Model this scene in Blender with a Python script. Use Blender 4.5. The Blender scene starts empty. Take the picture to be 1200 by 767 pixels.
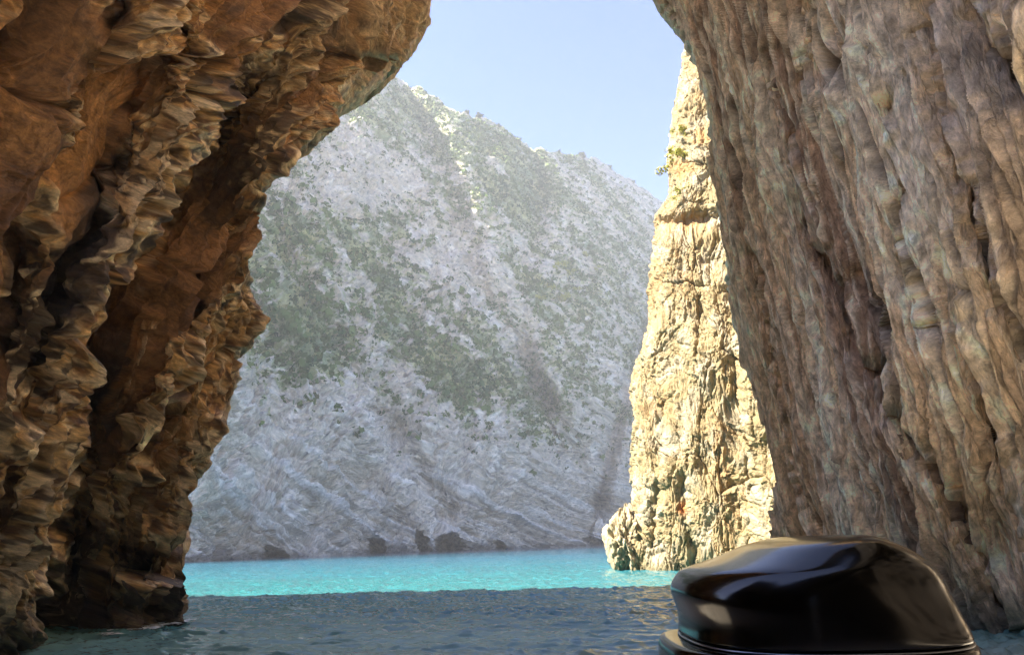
import bpy, bmesh, math, random
import numpy as np
from mathutils import Vector, Matrix

random.seed(7)
RNG = np.random.default_rng(11)
sc = bpy.context.scene
COL = sc.collection

# ------------------------------------------------------------------ camera
CAM = np.array([0.0, 0.0, 1.25])
PITCH, ROLL, FPX = math.radians(16.2), math.radians(-1.4), 873.0
F = np.array([0, math.cos(PITCH), math.sin(PITCH)])
R0 = np.array([1.0, 0, 0])
U0 = np.array([0, -math.sin(PITCH), math.cos(PITCH)])
RV = math.cos(ROLL) * R0 + math.sin(ROLL) * U0
UV = -math.sin(ROLL) * R0 + math.cos(ROLL) * U0


def ray(px, py):
    """direction through a spot of the photograph's 1200 x 767 frame, forward part 1"""
    px = np.asarray(px, float); py = np.asarray(py, float)
    return (F + ((px - 600) / FPX)[..., None] * RV + ((383.5 - py) / FPX)[..., None] * UV)


# ------------------------------------------------------------------ noise
def _h(ix, iy, seed):
    h = (ix.astype(np.int64) * 374761393 + iy.astype(np.int64) * 668265263 + seed * 974634777) & 0xFFFFFFFF
    h = ((h ^ (h >> 13)) * 1274126177) & 0xFFFFFFFF
    h = ((h ^ (h >> 16)) * 2246822519) & 0xFFFFFFFF
    return (h ^ (h >> 15)) & 0xFFFFFFFF


def _r(ix, iy, seed):
    return _h(ix, iy, seed).astype(np.float64) / 4294967295.0


def perlin(x, y, seed=0):
    xi = np.floor(x); yi = np.floor(y)
    fx = x - xi; fy = y - yi
    xi = xi.astype(np.int64); yi = yi.astype(np.int64)
    u = fx * fx * fx * (fx * (fx * 6 - 15) + 10)
    v = fy * fy * fy * (fy * (fy * 6 - 15) + 10)

    def g(ax, ay, dx, dy):
        a = _r(ax, ay, seed) * 2 * np.pi
        return np.cos(a) * dx + np.sin(a) * dy
    n00 = g(xi, yi, fx, fy); n10 = g(xi + 1, yi, fx - 1, fy)
    n01 = g(xi, yi + 1, fx, fy - 1); n11 = g(xi + 1, yi + 1, fx - 1, fy - 1)
    return ((n00 * (1 - u) + n10 * u) * (1 - v) + (n01 * (1 - u) + n11 * u) * v) * 1.5


def fbm(x, y, o=4, seed=0, gain=0.5, lac=2.03):
    s = 0; a = 1.0; t = 0
    for i in range(o):
        s = s + a * perlin(x, y, seed + i * 17); t += a
        a *= gain; x = x * lac + 3.1; y = y * lac + 1.7
    return s / t


def ridged(x, y, o=4, seed=0, gain=0.55):
    s = 0; a = 1.0; t = 0
    for i in range(o):
        n = 1 - np.abs(perlin(x, y, seed + i * 29)) * 1.6
        s = s + a * n; t += a
        a *= gain; x = x * 2.07 + 5.3; y = y * 2.07 + 2.9
    return s / t


def crest(x, y, k=7.0, o=2, seed=0, gain=0.55):
    """thin sharp blades"""
    s = 0; a = 1.0; t = 0
    for i in range(o):
        s = s + a * np.exp(-np.abs(perlin(x, y, seed + i * 31)) * k); t += a
        a *= gain; x = x * 2.1 + 4.3; y = y * 2.1 + 1.9
    return s / t


def voro(x, y, seed=0, jit=0.9):
    xi = np.floor(x).astype(np.int64); yi = np.floor(y).astype(np.int64)
    f1 = np.full(x.shape, 9.0); f2 = np.full(x.shape, 9.0)
    bx = np.zeros(x.shape); by = np.zeros(x.shape)
    cx = np.zeros(x.shape, np.int64); cy = np.zeros(x.shape, np.int64)
    for oy in (-1, 0, 1):
        for ox in (-1, 0, 1):
            ax = xi + ox; ay = yi + oy
            dx = x - (ax + 0.5 + jit * (_r(ax, ay, seed) - 0.5))
            dy = y - (ay + 0.5 + jit * (_r(ax, ay, seed + 1) - 0.5))
            d = dx * dx + dy * dy
            m = d < f1
            f2 = np.where(m, f1, np.minimum(f2, d))
            f1 = np.where(m, d, f1)
            bx = np.where(m, dx, bx); by = np.where(m, dy, by)
            cx = np.where(m, ax, cx); cy = np.where(m, ay, cy)
    return np.sqrt(f1), np.sqrt(f2), bx, by, cx, cy


def facet(x, y, seed, off=1.0, tilt=1.0):
    """broken rock: every cell is a tilted plane at a height of its own"""
    f1, f2, dx, dy, cx, cy = voro(x, y, seed)
    o = _r(cx, cy, seed + 5) - 0.5
    gx = _r(cx, cy, seed + 6) - 0.5
    gy = _r(cx, cy, seed + 7) - 0.5
    return o * off + (dx * gx + dy * gy) * 2 * tilt, f2 - f1, _r(cx, cy, seed + 8)


def smooth(e0, e1, x):
    t = np.clip((x - e0) / (e1 - e0), 0, 1)
    return t * t * (3 - 2 * t)


def soften(h, n=1):
    for _ in range(n):
        q = np.pad(h, 1, mode='edge')
        h = (q[1:-1, :-2] + 2 * q[1:-1, 1:-1] + q[1:-1, 2:]) / 4
        q = np.pad(h, 1, mode='edge')
        h = (q[:-2, 1:-1] + 2 * q[1:-1, 1:-1] + q[2:, 1:-1]) / 4
    return h


def polydist(px, py, pts):
    """signed distance to a traced line that runs down the picture; > 0 to its right; and how far along"""
    best = np.full(px.shape, 1e9); sg = np.zeros(px.shape)
    for (x0, y0), (x1, y1) in zip(pts[:-1], pts[1:]):
        ex, ey = x1 - x0, y1 - y0
        L = ex * ex + ey * ey
        t = np.clip(((px - x0) * ex + (py - y0) * ey) / L, 0, 1)
        dx = px - (x0 + t * ex); dy = py - (y0 + t * ey)
        d = np.hypot(dx, dy)
        cr = ex * (py - y0) - ey * (px - x0)
        m = d < best
        best = np.where(m, d, best)
        sg = np.where(m, np.where(cr < 0, 1.0, -1.0), sg)
    return best * sg


def mix3(a, b, f):
    return a * (1 - f[..., None]) + np.asarray(b) * f[..., None]


# ------------------------------------------------------------------ mesh helpers
def link(name, me, mat, parent=None):
    o = bpy.data.objects.new(name, me)
    COL.objects.link(o)
    if mat is not None and not me.materials:
        me.materials.append(mat)
    if parent is not None:
        o.parent = parent
    return o


def tag(o, label=None, cat=None, group=None, kind=None):
    for k, v in (('label', label), ('category', cat), ('group', group), ('kind', kind)):
        if v:
            o[k] = v
    return o


def raw_mesh(name, V, faces_flat, counts, smooth_shade=True):
    me = bpy.data.meshes.new(name)
    V = np.ascontiguousarray(V, dtype=np.float32)
    me.vertices.add(len(V)); me.vertices.foreach_set('co', V.ravel())
    me.loops.add(len(faces_flat)); me.loops.foreach_set('vertex_index', np.ascontiguousarray(faces_flat, dtype=np.int32))
    counts = np.asarray(counts, dtype=np.int32)
    st = np.concatenate([[0], np.cumsum(counts)[:-1]]).astype(np.int32)
    me.polygons.add(len(counts)); me.polygons.foreach_set('loop_start', st)
    me.polygons.foreach_set('use_smooth', np.full(len(counts), smooth_shade))
    me.update(calc_edges=True)
    return me


def grid_mesh(name, P, col=None, flip=False, wrap=False, smooth_shade=True):
    nr, nc = P.shape[:2]
    idx = np.arange(nr * nc).reshape(nr, nc)
    if wrap:
        nx = np.roll(idx, -1, axis=1)
        a, b, c, d = idx[:-1], nx[:-1], nx[1:], idx[1:]
    else:
        a, b, c, d = idx[:-1, :-1], idx[:-1, 1:], idx[1:, 1:], idx[1:, :-1]
    q = np.stack([a, b, c, d] if not flip else [d, c, b, a], -1).reshape(-1, 4)
    me = raw_mesh(name, P.reshape(-1, 3), q.ravel(), np.full(len(q), 4), smooth_shade)
    if col is not None:
        put_col(me, col.reshape(-1, 3))
    return me


def put_strata(me, a, b):
    at = me.attributes.new('Strata', 'FLOAT_VECTOR', 'POINT')
    v = np.zeros((a.size, 3), np.float32); v[:, 0] = a.ravel(); v[:, 1] = b.ravel()
    at.data.foreach_set('vector', v.ravel())


def put_col(me, c):
    at = me.color_attributes.new('Col', 'FLOAT_COLOR', 'POINT')
    rgba = np.ones((len(c), 4), np.float32); rgba[:, :3] = np.clip(c, 0.005, 0.9)
    at.data.foreach_set('color', rgba.ravel())


def grid_normals(P):
    du = np.gradient(P, axis=1); dv = np.gradient(P, axis=0)
    n = np.cross(du, dv)
    return n / (np.linalg.norm(n, axis=-1, keepdims=True) + 1e-9)


def blur_normals(n, k=9, it=2):
    for _ in range(it):
        for ax in (0, 1):
            pad = [(0, 0)] * 3; pad[ax] = (k, k)
            c = np.cumsum(np.pad(n, pad, mode='edge'), axis=ax)
            L = n.shape[ax]
            n = (np.take(c, np.arange(2 * k, 2 * k + L), ax) - np.take(c, np.arange(0, L), ax)) / (2 * k)
    return n / (np.linalg.norm(n, axis=-1, keepdims=True) + 1e-9)


# ------------------------------------------------------------------ materials
def new_mat(name):
    m = bpy.data.materials.new(name); m.use_nodes = True
    nt = m.node_tree
    return m, nt, nt.nodes['Principled BSDF'], nt.nodes.new, nt.links.new


def rock_material(name, sa, sb, bump, rough=0.9, var=0.6, spec=0.25, crack=0.35):
    """stone: the mesh's own mineral colour, broken up by grain and hairline cracks that follow the bedding"""
    m, nt, b, N, L = new_mat(name)
    at = N('ShaderNodeAttribute'); at.attribute_name = 'Col'
    st = N('ShaderNodeAttribute'); st.attribute_name = 'Strata'
    mp = N('ShaderNodeMapping'); mp.inputs['Scale'].default_value = (sa, sb, 1)
    L(st.outputs['Vector'], mp.inputs['Vector'])
    n1 = N('ShaderNodeTexNoise'); n1.inputs['Scale'].default_value = 1.0
    n1.inputs['Detail'].default_value = 6; n1.inputs['Roughness'].default_value = 0.72; n1.inputs['Distortion'].default_value = 0.0
    L(mp.outputs[0], n1.inputs['Vector'])
    n2 = N('ShaderNodeTexNoise'); n2.inputs['Scale'].default_value = 2.7
    n2.inputs['Detail'].default_value = 4; n2.inputs['Roughness'].default_value = 0.75
    L(mp.outputs[0], n2.inputs['Vector'])
    wv = N('ShaderNodeVectorMath'); wv.operation = 'MULTIPLY_ADD'
    wv.inputs[1].default_value = (1.6, 1.6, 0); L(n1.outputs['Color'], wv.inputs[0]); L(mp.outputs[0], wv.inputs[2])
    v1 = N('ShaderNodeTexVoronoi'); v1.feature = 'DISTANCE_TO_EDGE'; v1.inputs['Scale'].default_value = 0.42
    L(wv.outputs[0], v1.inputs['Vector'])
    ck = N('ShaderNodeMapRange'); ck.inputs[1].default_value = 0.0; ck.inputs[2].default_value = 0.06
    ck.inputs[3].default_value = 0.0; ck.inputs[4].default_value = 1.0
    L(v1.outputs['Distance'], ck.inputs[0])
    mr = N('ShaderNodeMapRange'); mr.inputs[1].default_value = 0.32; mr.inputs[2].default_value = 0.68
    mr.inputs[3].default_value = 1 - var; mr.inputs[4].default_value = 1 + var
    L(n1.outputs['Fac'], mr.inputs[0])
    mr2 = N('ShaderNodeMapRange'); mr2.inputs[1].default_value = 0.3; mr2.inputs[2].default_value = 0.7
    mr2.inputs[3].default_value = 1 - var * 0.7; mr2.inputs[4].default_value = 1 + var * 0.7
    L(n2.outputs['Fac'], mr2.inputs[0])
    mm = N('ShaderNodeMath'); mm.operation = 'MULTIPLY'; L(mr.outputs[0], mm.inputs[0]); L(mr2.outputs[0], mm.inputs[1])
    vm = N('ShaderNodeVectorMath'); vm.operation = 'SCALE'
    L(at.outputs['Color'], vm.inputs[0]); L(mm.outputs[0], vm.inputs['Scale'])
    L(vm.outputs[0], b.inputs['Base Color'])
    ad = N('ShaderNodeMath'); ad.operation = 'MULTIPLY_ADD'; ad.inputs[1].default_value = 0.6
    L(n2.outputs['Fac'], ad.inputs[0]); L(n1.outputs['Fac'], ad.inputs[2])
    ad2 = N('ShaderNodeMath'); ad2.operation = 'MULTIPLY_ADD'; ad2.inputs[1].default_value = crack
    L(ck.outputs[0], ad2.inputs[0]); L(ad.outputs[0], ad2.inputs[2])
    bp = N('ShaderNodeBump'); bp.inputs['Strength'].default_value = 1.0; bp.inputs['Distance'].default_value = bump
    L(ad2.outputs[0], bp.inputs['Height']); L(bp.outputs[0], b.inputs['Normal'])
    b.inputs['Roughness'].default_value = rough
    b.inputs['Specular IOR Level'].default_value = spec
    return m


def plain_material(name, col, rough=0.5, metallic=0.0, coat=0.0, noise=0.0, scale=30):
    m, nt, b, N, L = new_mat(name)
    b.inputs['Base Color'].default_value = (*col, 1)
    b.inputs['Roughness'].default_value = rough
    b.inputs['Metallic'].default_value = metallic
    b.inputs['Coat Weight'].default_value = coat
    if noise:
        g = N('ShaderNodeNewGeometry')
        n = N('ShaderNodeTexNoise'); n.inputs['Scale'].default_value = scale; n.inputs['Detail'].default_value = 6
        L(g.outputs['Position'], n.inputs['Vector'])
        mr = N('ShaderNodeMapRange'); mr.inputs[3].default_value = rough * (1 - noise); mr.inputs[4].default_value = rough * (1 + noise)
        L(n.outputs['Fac'], mr.inputs[0]); L(mr.outputs[0], b.inputs['Roughness'])
    return m


def foliage_material(name, c0, c1, scale=0.6):
    m, nt, b, N, L = new_mat(name)
    g = N('ShaderNodeNewGeometry')
    n = N('ShaderNodeTexNoise'); n.inputs['Scale'].default_value = scale; n.inputs['Detail'].default_value = 4
    L(g.outputs['Position'], n.inputs['Vector'])
    r = N('ShaderNodeValToRGB')
    r.color_ramp.elements[0].position = 0.35; r.color_ramp.elements[0].color = (*c0, 1)
    r.color_ramp.elements[1].position = 0.65; r.color_ramp.elements[1].color = (*c1, 1)
    L(n.outputs['Fac'], r.inputs[0]); L(r.outputs[0], b.inputs['Base Color'])
    b.inputs['Roughness'].default_value = 0.8
    b.inputs['Specular IOR Level'].default_value = 0.2
    return m


# ------------------------------------------------------------------ cave rock, the two sides
def lerp_pts(t, pts, ax=0):
    p = sorted(pts, key=lambda q: q[ax])
    return np.interp(t, [q[ax] for q in p], [q[1 - ax] for q in p])


def cave_side(edge, x0, lean, px_far, rows_py, ncol, macro, sign, headland, back, top_z):
    """one flank of the cave: the traced mouth edge, a leaning wall running back past the camera,
    the outside face round the corner, and the unseen rock above"""
    rows_py = np.asarray(rows_py, float)
    ep = lerp_pts(rows_py, [(q[0], q[1]) for q in edge], 1)
    s = 1 - (1 - np.linspace(0, 1, ncol)) ** 1.3
    px = px_far + (ep[:, None] - px_far) * s[None, :]
    py = np.repeat(rows_py[:, None], ncol, 1)
    d = ray(px, py)
    # wall plane: x = x0 + lean*z
    t = (x0 + lean * CAM[2]) / (d[..., 0] - lean * d[..., 2])
    dt, ribm = macro(px, py)
    P = CAM + d * (t + dt)[..., None]
    B = CAM + d * t[..., None]                    # undisturbed wall, for pattern coordinates
    # unseen rows above the frame, their height set to shade or admit sun
    zlast = B[-1, :, 2]
    if not np.isscalar(top_z):
        top_z = np.interp(B[-1, :, 1], *top_z)
    nup = 34
    up = []; upB = []
    for k in range(1, nup + 1):
        z = zlast + (top_z - zlast) * (k / nup) ** 1.2
        dz = (z - zlast)[:, None] * np.array([lean, 0, 1.0])
        if sign > 0:                                  # the far flank lies back above the mouth to bounce sunlight inside
            dz[:, 0] += 0.055 * (z - zlast) ** 2
        up.append(P[-1] + dz); upB.append(B[-1] + dz)
    P = np.concatenate([P, np.array(up)]); B = np.concatenate([B, np.array(upB)])
    S = B[..., 1].copy(); Z = B[..., 2].copy()
    # round the corner and along the unseen outside face, shaped to shadow the water
    E = P[:, -1]; eb = B[:, -1]
    dirE = (E - CAM); dirE[:, 2] = 0
    dirE /= np.linalg.norm(dirE, axis=1, keepdims=True)
    side = np.array([sign, 0, 0.0])
    offs = []
    for k in range(1, 46):
        a = k / 45
        fwd = 1.6 * math.sin(min(a * 2.2, 1) * math.pi / 2) + 2.0 * a
        sid = 9.0 * max(0, a - 0.04) ** 1.6
        offs.append(E + dirE * fwd + side * sid)
    far = []
    for k in range(1, 9):
        a = k / 8
        tgt = np.tile(np.array([headland[0], headland[1], 0.0]), (len(E), 1)); tgt[:, 2] = E[:, 2]
        tgt[:, 1] += 3.4 * perlin(E[:, 2] / 3.4, E[:, 2] * 0, 71) + 0.5 * perlin(E[:, 2] / 0.8, E[:, 2] * 0, 72)
        far.append(offs[-1] * (1 - a) + tgt * a)
    tgt2 = np.tile(np.array([headland[2], headland[3], 0.0]), (len(E), 1)); tgt2[:, 2] = E[:, 2]
    far.append(tgt2)
    W = np.stack(offs + far, 1)
    W[..., 1] += (smooth(12, 26, np.arange(W.shape[1])))[None] * (2.3 * perlin(E[:, 2] / 3.0, E[:, 2] * 0, 75) + 1.1 * perlin(E[:, 2] / 1.1, E[:, 2] * 0, 76))[:, None]
    kk = np.clip((np.arange(len(E)) - len(rows_py) + 1) / nup, 0, 1)
    wa = np.arange(W.shape[1])
    W[..., 2] += kk[:, None] * (smooth(4, 30, wa) * (2.2 * perlin(wa * 0.11 + wa ** 2 * 0.003, wa * 0 + 0.4, 73) + 1.6 * perlin(wa * 0.45, wa * 0 + 0.2, 74)))[None]
    dS = np.linalg.norm(np.diff(np.concatenate([E[:, None], W], 1), axis=1)[..., :2], axis=-1).cumsum(1)
    SW = S[:, -1:] + dS; ZW = np.repeat(Z[:, -1:], W.shape[1], 1)
    # unseen: back past the camera, and across behind it to darken reflections
    A = P[:, 0]; ab = B[:, 0]
    bk = []
    for k in range(1, 25):
        a = k / 24
        q = A.copy(); q[:, 1] = A[:, 1] * (1 - a) + back[1] * a
        # unseen rock by the boat, cut low in places to let light in
        zm = np.interp(q[:, 1], *back[2])
        nz = np.where(q[:, 2] > zm, zm + 0.01 * (q[:, 2] - zm), q[:, 2])
        q[:, 0] = np.where(q[:, 2] > zm, x0 + lean * nz, q[:, 0]); q[:, 2] = nz
        bk.append(q)
    for k in range(1, 13):
        a = k / 12
        q = bk[23].copy(); q[:, 0] = q[:, 0] * (1 - a) + back[0] * a
        q[:, 1] -= 2.0 * math.sin(a * math.pi / 2)
        bk.append(q)
    K = np.stack(bk[::-1], 1)
    if sign > 0:                                      # and leans in, narrowing the sky reflected in the motor
        K[..., 0] -= 0.32 * np.clip(K[..., 2] - 2.5, 0, 12) * smooth(7.5, 4.0, K[..., 1])
    dK = np.linalg.norm(np.diff(np.concatenate([A[:, None], K[:, ::-1]], 1), axis=1)[..., :2], axis=-1).cumsum(1)[:, ::-1]
    SK = S[:, :1] - dK; ZK = np.repeat(Z[:, :1], K.shape[1], 1)
    npx = K.shape[1]
    P0 = np.concatenate([K, np.concatenate([B], 1), W], 1)
    NB = blur_normals(grid_normals(P0))
    P = np.concatenate([K, P, W], 1); S = np.concatenate([SK, S, SW], 1); Z = np.concatenate([ZK, Z, ZW], 1)
    full = (P.shape[0], P.shape[1])
    PX = np.full(full, -9999.0); PY = np.full(full, -9999.0)
    PY[:len(rows_py), npx:npx + ncol] = py
    inner = np.zeros(full); inner[:, npx:npx + ncol] = 1
    PX = np.full(full, 0.25); PX[:len(rows_py), npx:npx + ncol] = ribm
    tail = np.ones(full); tail[:, npx:npx + ncol] = 1 - 0.3 * smooth(0.93, 1.0, s)[None]; tail[:, npx + ncol:npx + ncol + 20] = 0.7; tail[:, npx + ncol + 20:] = np.linspace(0.7, 0.2, full[1] - npx - ncol - 20)[None]
    return P, S, Z, NB, PX, inner, tail


LEFT_EDGE = [(494, -70), (500, -30), (500, 0), (497, 30), (484, 48), (470, 62), (446, 80), (425, 88), (402, 104), (398, 126), (378, 138),
             (348, 160), (330, 180), (318, 200), (299, 208), (303, 230), (297, 250), (306, 268), (302, 300), (298, 330),
             (301, 372), (293, 396), (277, 410), (276, 440), (264, 472), (250, 502), (246, 540), (233, 556), (219, 570),
             (214, 600), (218, 630), (211, 660), (208, 690), (212, 712), (206, 724), (204, 745), (203, 840)]
RIGHT_EDGE = [(745, -70), (760, -20), (772, 0), (790, 18), (805, 45), (818, 75), (828, 110), (831, 150), (832, 200), (838, 240), (850, 290),
              (855, 340), (862, 380), (875, 430), (890, 470), (903, 510), (910, 545), (908, 580), (903, 600), (905, 640),
              (905, 840)]


def macro_left(px, py):
    wob = perlin(px / 30, py / 36, 3) * 8 + perlin(px / 12, py / 20, 4) * 3
    x = px + wob; y = py
    dt = np.zeros(px.shape)

    def crack(pts, depth, wl, wr):
        nonlocal dt
        d = polydist(x, y, pts)
        dt += depth * np.where(d < 0, np.exp(d / wl), np.exp(-d / wr))

    rib_m = np.zeros(px.shape)

    def ridge(pts, amp, w):
        nonlocal dt, rib_m
        d = polydist(x, y, pts)
        dt -= amp * np.exp(-(d / w) ** 2)
        rib_m = np.maximum(rib_m, np.exp(-(d / (w * 1.15)) ** 2))

    # the great fissure that runs up the wall, its left lip overhanging
    crack([(268, 110), (240, 190), (212, 245), (160, 305), (120, 395), (112, 470), (105, 560), (80, 660), (55, 745), (35, 840)], 3.4, 5, 42)
    ridge([(250, 110), (205, 200), (135, 300), (85, 400), (70, 520), (45, 640), (10, 760)], 0.75, 30)
    # ribs and slots on the nearer wall
    crack([(140, -60), (130, 20), (117, 60), (85, 150), (55, 225), (35, 310), (10, 420)], 0.9, 8, 16)
    crack([(150, 190), (118, 235), (96, 290), (72, 360), (50, 440)], 0.9, 7, 26)
    ridge([(185, 150), (140, 240), (90, 400)], 0.4, 12)
    ridge([(100, 120), (70, 230), (30, 400), (10, 520)], 0.4, 14)
    crack([(230, 10), (190, 90), (150, 190)], 0.6, 6, 18)
    ridge([(232, 0), (236, 60), (225, 110)], 0.25, 7)
    crack([(40, 420), (22, 520), (0, 640)], 0.5, 5, 15)
    crack([(60, 0), (20, 90), (-10, 160)], 0.6, 5, 14)
    # outer slab
    crack([(302, 240), (262, 285), (238, 335), (226, 410), (205, 470)], 0.7, 6, 14)
    ridge([(300, 300), (286, 326), (252, 373), (215, 404), (188, 470), (160, 560)], 0.55, 9)
    crack([(200, 480), (165, 560), (140, 640)], 0.6, 5, 12)
    ridge([(240, 490), (200, 590), (170, 640)], 0.5, 12)
    crack([(230, 600), (195, 640), (150, 670)], 0.7, 6, 10)
    # overhang slabs at the top of the mouth
    crack([(412, -40), (402, 5), (385, 50), (370, 88), (352, 104)], 0.9, 4, 22)
    crack([(338, -20), (330, 40), (300, 90), (262, 140)], 0.8, 5, 22)
    d = polydist(x, y, [(520, 66), (440, 70), (385, 60)])
    dt += 0.5 * np.where(d < 0, np.exp(d / 3), np.exp(-d / 18))
    ridge([(395, 120), (340, 150), (300, 210), (292, 230)], 0.5, 14)
    # notch and ledge at the waterline
    dt += 2.2 * np.exp(-(((x - 152) / 24) ** 2 + ((y - 652) / 20) ** 2) ** 1.5)
    dt -= 0.9 * smooth(672, 682, y) * smooth(128, 160, x)
    dt += 0.9 * np.exp(-(((x - 172) / 20) ** 2 + ((y - 712) / 10) ** 2))
    dt += 1.0 * np.exp(-(((x - 105) / 26) ** 2 + ((y - 690) / 50) ** 2))
    dt += 1.0 * np.exp(-(((x - 262) / 34) ** 2 + ((y - 205) / 40) ** 2))
    return dt, rib_m


def macro_right(px, py):
    wob = perlin(px / 30, py / 60, 13) * 8 + perlin(px / 8, py / 20, 14) * 3
    x = px + wob; y = py
    dt = np.zeros(px.shape)

    def crack(pts, depth, wl, wr):
        nonlocal dt
        d = polydist(x, y, pts)
        dt += depth * np.where(d < 0, np.exp(d / wl), np.exp(-d / wr))

    crack([(1085, -60), (1098, 60), (1110, 150), (1135, 250), (1165, 330), (1230, 450)], 0.7, 12, 5)
    crack([(1140, -40), (1170, 60), (1230, 130)], 0.9, 30, 8)
    crack([(940, 240), (993, 392), (1030, 450), (1072, 514), (1120, 590), (1157, 657), (1192, 745), (1220, 800)], 0.75, 11, 4)
    crack([(905, 60), (925, 160), (945, 245), (965, 330)], 0.4, 8, 5)
    crack([(1040, 120), (1050, 200), (1052, 300), (1080, 380)], 0.4, 8, 4)
    crack([(1000, 320), (1012, 360), (1040, 400)], 0.45, 7, 6)
    crack([(1120, 380), (1150, 480), (1185, 580), (1240, 700)], 0.5, 12, 5)
    crack([(880, 300), (905, 420), (930, 520), (948, 640)], 0.3, 8, 5)
    # smooth hollow near the top and dark pocket low on the right
    dt += 0.45 * smooth(930, 940, x) * smooth(984, 972, x) * smooth(110, 80, y)
    dt += 0.45 * np.exp(-(((x - 1160 - (y - 600) * 0.25) / 17) ** 2 + ((y - 610) / 60) ** 2) ** 2)
    # broad swell of the wall
    dt += 0.5 * np.sin(px / 70.0 + py / 230.0)
    return dt, np.zeros(px.shape)


def build_left():
    rows = np.arange(835, -60, -1.15)
    P, S, Z, n, ribm, inner, tail = cave_side(LEFT_EDGE, -6.8, 0.32, -150, rows, 960, macro_left, -1,
                                             (-25, 19.8, -70, 17), (0.6, -5, ([-12, 1.2, 1.7, 3.8, 4.3], [8.5, 9.0, 1.5, 2.0, 18.5])), ([5, 9, 17], [16.0, 17.0, 19.2]))
    if np.mean(n[..., 0] * inner) < 0:
        n = -n
    wx = fbm(S * 0.5, Z * 0.5, 3, 40); wy = fbm(S * 0.5 + 9, Z * 0.5, 3, 41)
    a = S + 0.5 * Z - 0.055 * np.clip(Z, -2, 11) ** 2 + 0.4 * wx; b = Z + 0.6 * wy
    f0, g0, r0 = facet(a / 1.7, b / 3.4, 50, 1.0, 1.0)
    f1, g1, r1 = facet(a / 0.55 + 0.3 * wy, b / 2.7, 60, 1.0, 1.1)
    f2, g2, r2 = facet(a / 0.22 + 0.3 * wx, b / 1.3 + 0.2 * wy, 70, 1.0, 1.2)
    zn = fbm(a * 0.8 + 4, b * 0.3, 4, 95)
    zone = np.clip(np.maximum(np.maximum(0.85 * smooth(-0.08, 0.2, zn), 0.7 * smooth(11.5, 13.5, S + 2 * zn)), smooth(0.25, 0.7, ribm + 0.9 * fbm(a * 2.2, b * 1.1, 3, 96))), 0, 1)
    # the bedding is offset from block to block
    a1 = a + 0.30 * f1 + 0.04 * f2; b1 = b + 0.9 * r0 + 0.5 * r1
    rib = ridged(a * 0.62, b * 0.13, 3, 83)
    cr0 = crest(a1 * 0.95, b1 * 0.24, 6, 2, 80)
    cr1 = crest(a1 * 2.3, b1 * 0.42, 6, 2, 85)
    cr2 = crest(a1 * 6.0, b1 * 1.5, 5, 2, 87)
    rough = fbm(a1 * 4.5, b1 * 2.2, 3, 90)
    blade = smooth(0.42, 0.75, cr1)
    grit = cr2
    h = 0.30 * f0 + 0.20 * f1 * (0.5 + 0.7 * zone) + 0.07 * f2 * (0.5 + 0.8 * zone) + 0.6 * (rib - 0.62) \
        + 0.42 * (cr0 - 0.35) + 0.30 * (cr1 - 0.35) * (0.35 + 0.8 * zone) + 0.08 * (cr2 - 0.35) * (0.4 + zone) + 0.10 * rough * (0.3 + zone) + 0.12 * zone * fbm(a * 8.0, b * 5.5, 3, 113)
    # open joints between the larger blocks
    h -= 0.22 * np.exp(-(g0 / 0.05) ** 2) + 0.13 * np.exp(-(g1 / 0.07) ** 2)
    h = soften(h, 1)
    P = P + n * (h * tail)[..., None]
    # colour of the stone itself
    big = fbm(a * 0.5, b * 0.22, 4, 101); med = fbm(a * 1.7, b * 0.9, 4, 103); small = fbm(a * 7, b * 5, 3, 105)
    c = np.empty(P.shape); c[:] = (0.235, 0.118, 0.042)
    c = mix3(c, (0.15, 0.075, 0.032), smooth(-0.05, 0.30, big + 0.4 * med))
    c = mix3(c, (0.40, 0.20, 0.065), smooth(0.0, 0.4, -big + 0.5 * r1 - 0.2))
    nod = fbm(a * 12.0, b * 8.0, 2, 113)
    c = mix3(c, (0.60, 0.36, 0.13), 0.85 * zone * smooth(-0.12, 0.15, nod))
    c = mix3(c, (0.62, 0.42, 0.19), 0.5 * smooth(0.0, 0.35, med + 0.3 * small) * zone)
    c = mix3(c, (0.70, 0.55, 0.33), 0.85 * np.maximum(blade * zone, smooth(0.5, 0.85, grit) * zone * 0.8))
    c = mix3(c, (0.055, 0.038, 0.026), 0.85 * smooth(0.10, 0.30, fbm(a1 * 1.3 + 11, b1 * 0.28, 4, 109)))
    c = mix3(c, (0.78, 0.60, 0.34), 0.9 * smooth(0.12, 0.30, fbm(a1 * 8.5 + 3, b1 * 4.0, 2, 111)) * zone)
    c = mix3(c, (0.05, 0.032, 0.02), 0.8 * smooth(0.10, 0.28, fbm(a * 11.0 + 8, b * 7, 2, 115)) * zone)
    grey = smooth(8.0, 13.0, Z + 1.5 * big) * smooth(9, 13, S)
    c = mix3(c, (0.34, 0.28, 0.19), 0.5 * grey)
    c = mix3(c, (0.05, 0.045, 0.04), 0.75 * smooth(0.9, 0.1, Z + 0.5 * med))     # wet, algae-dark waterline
    c = c * 1.05
    c = mix3(c, (0.07, 0.06, 0.05), 0.9 * smooth(4.5, 2.5, S))  # unseen rock behind the camera painted dark to keep the motor's reflection black
    c *= (1 + 0.6 * small)[..., None]
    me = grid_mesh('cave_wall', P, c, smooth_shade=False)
    put_strata(me, a, b)
    m = rock_material('ochre_cave_rock', 17.0, 10.0, 0.035, var=0.5, rough=0.7, spec=0.4)
    o = link('cave_wall', me, m)
    return tag(o, 'rugged orange-brown overhanging cave rock with deep dark fissures, beside the water and hazy mountain', 'rock wall')


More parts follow.
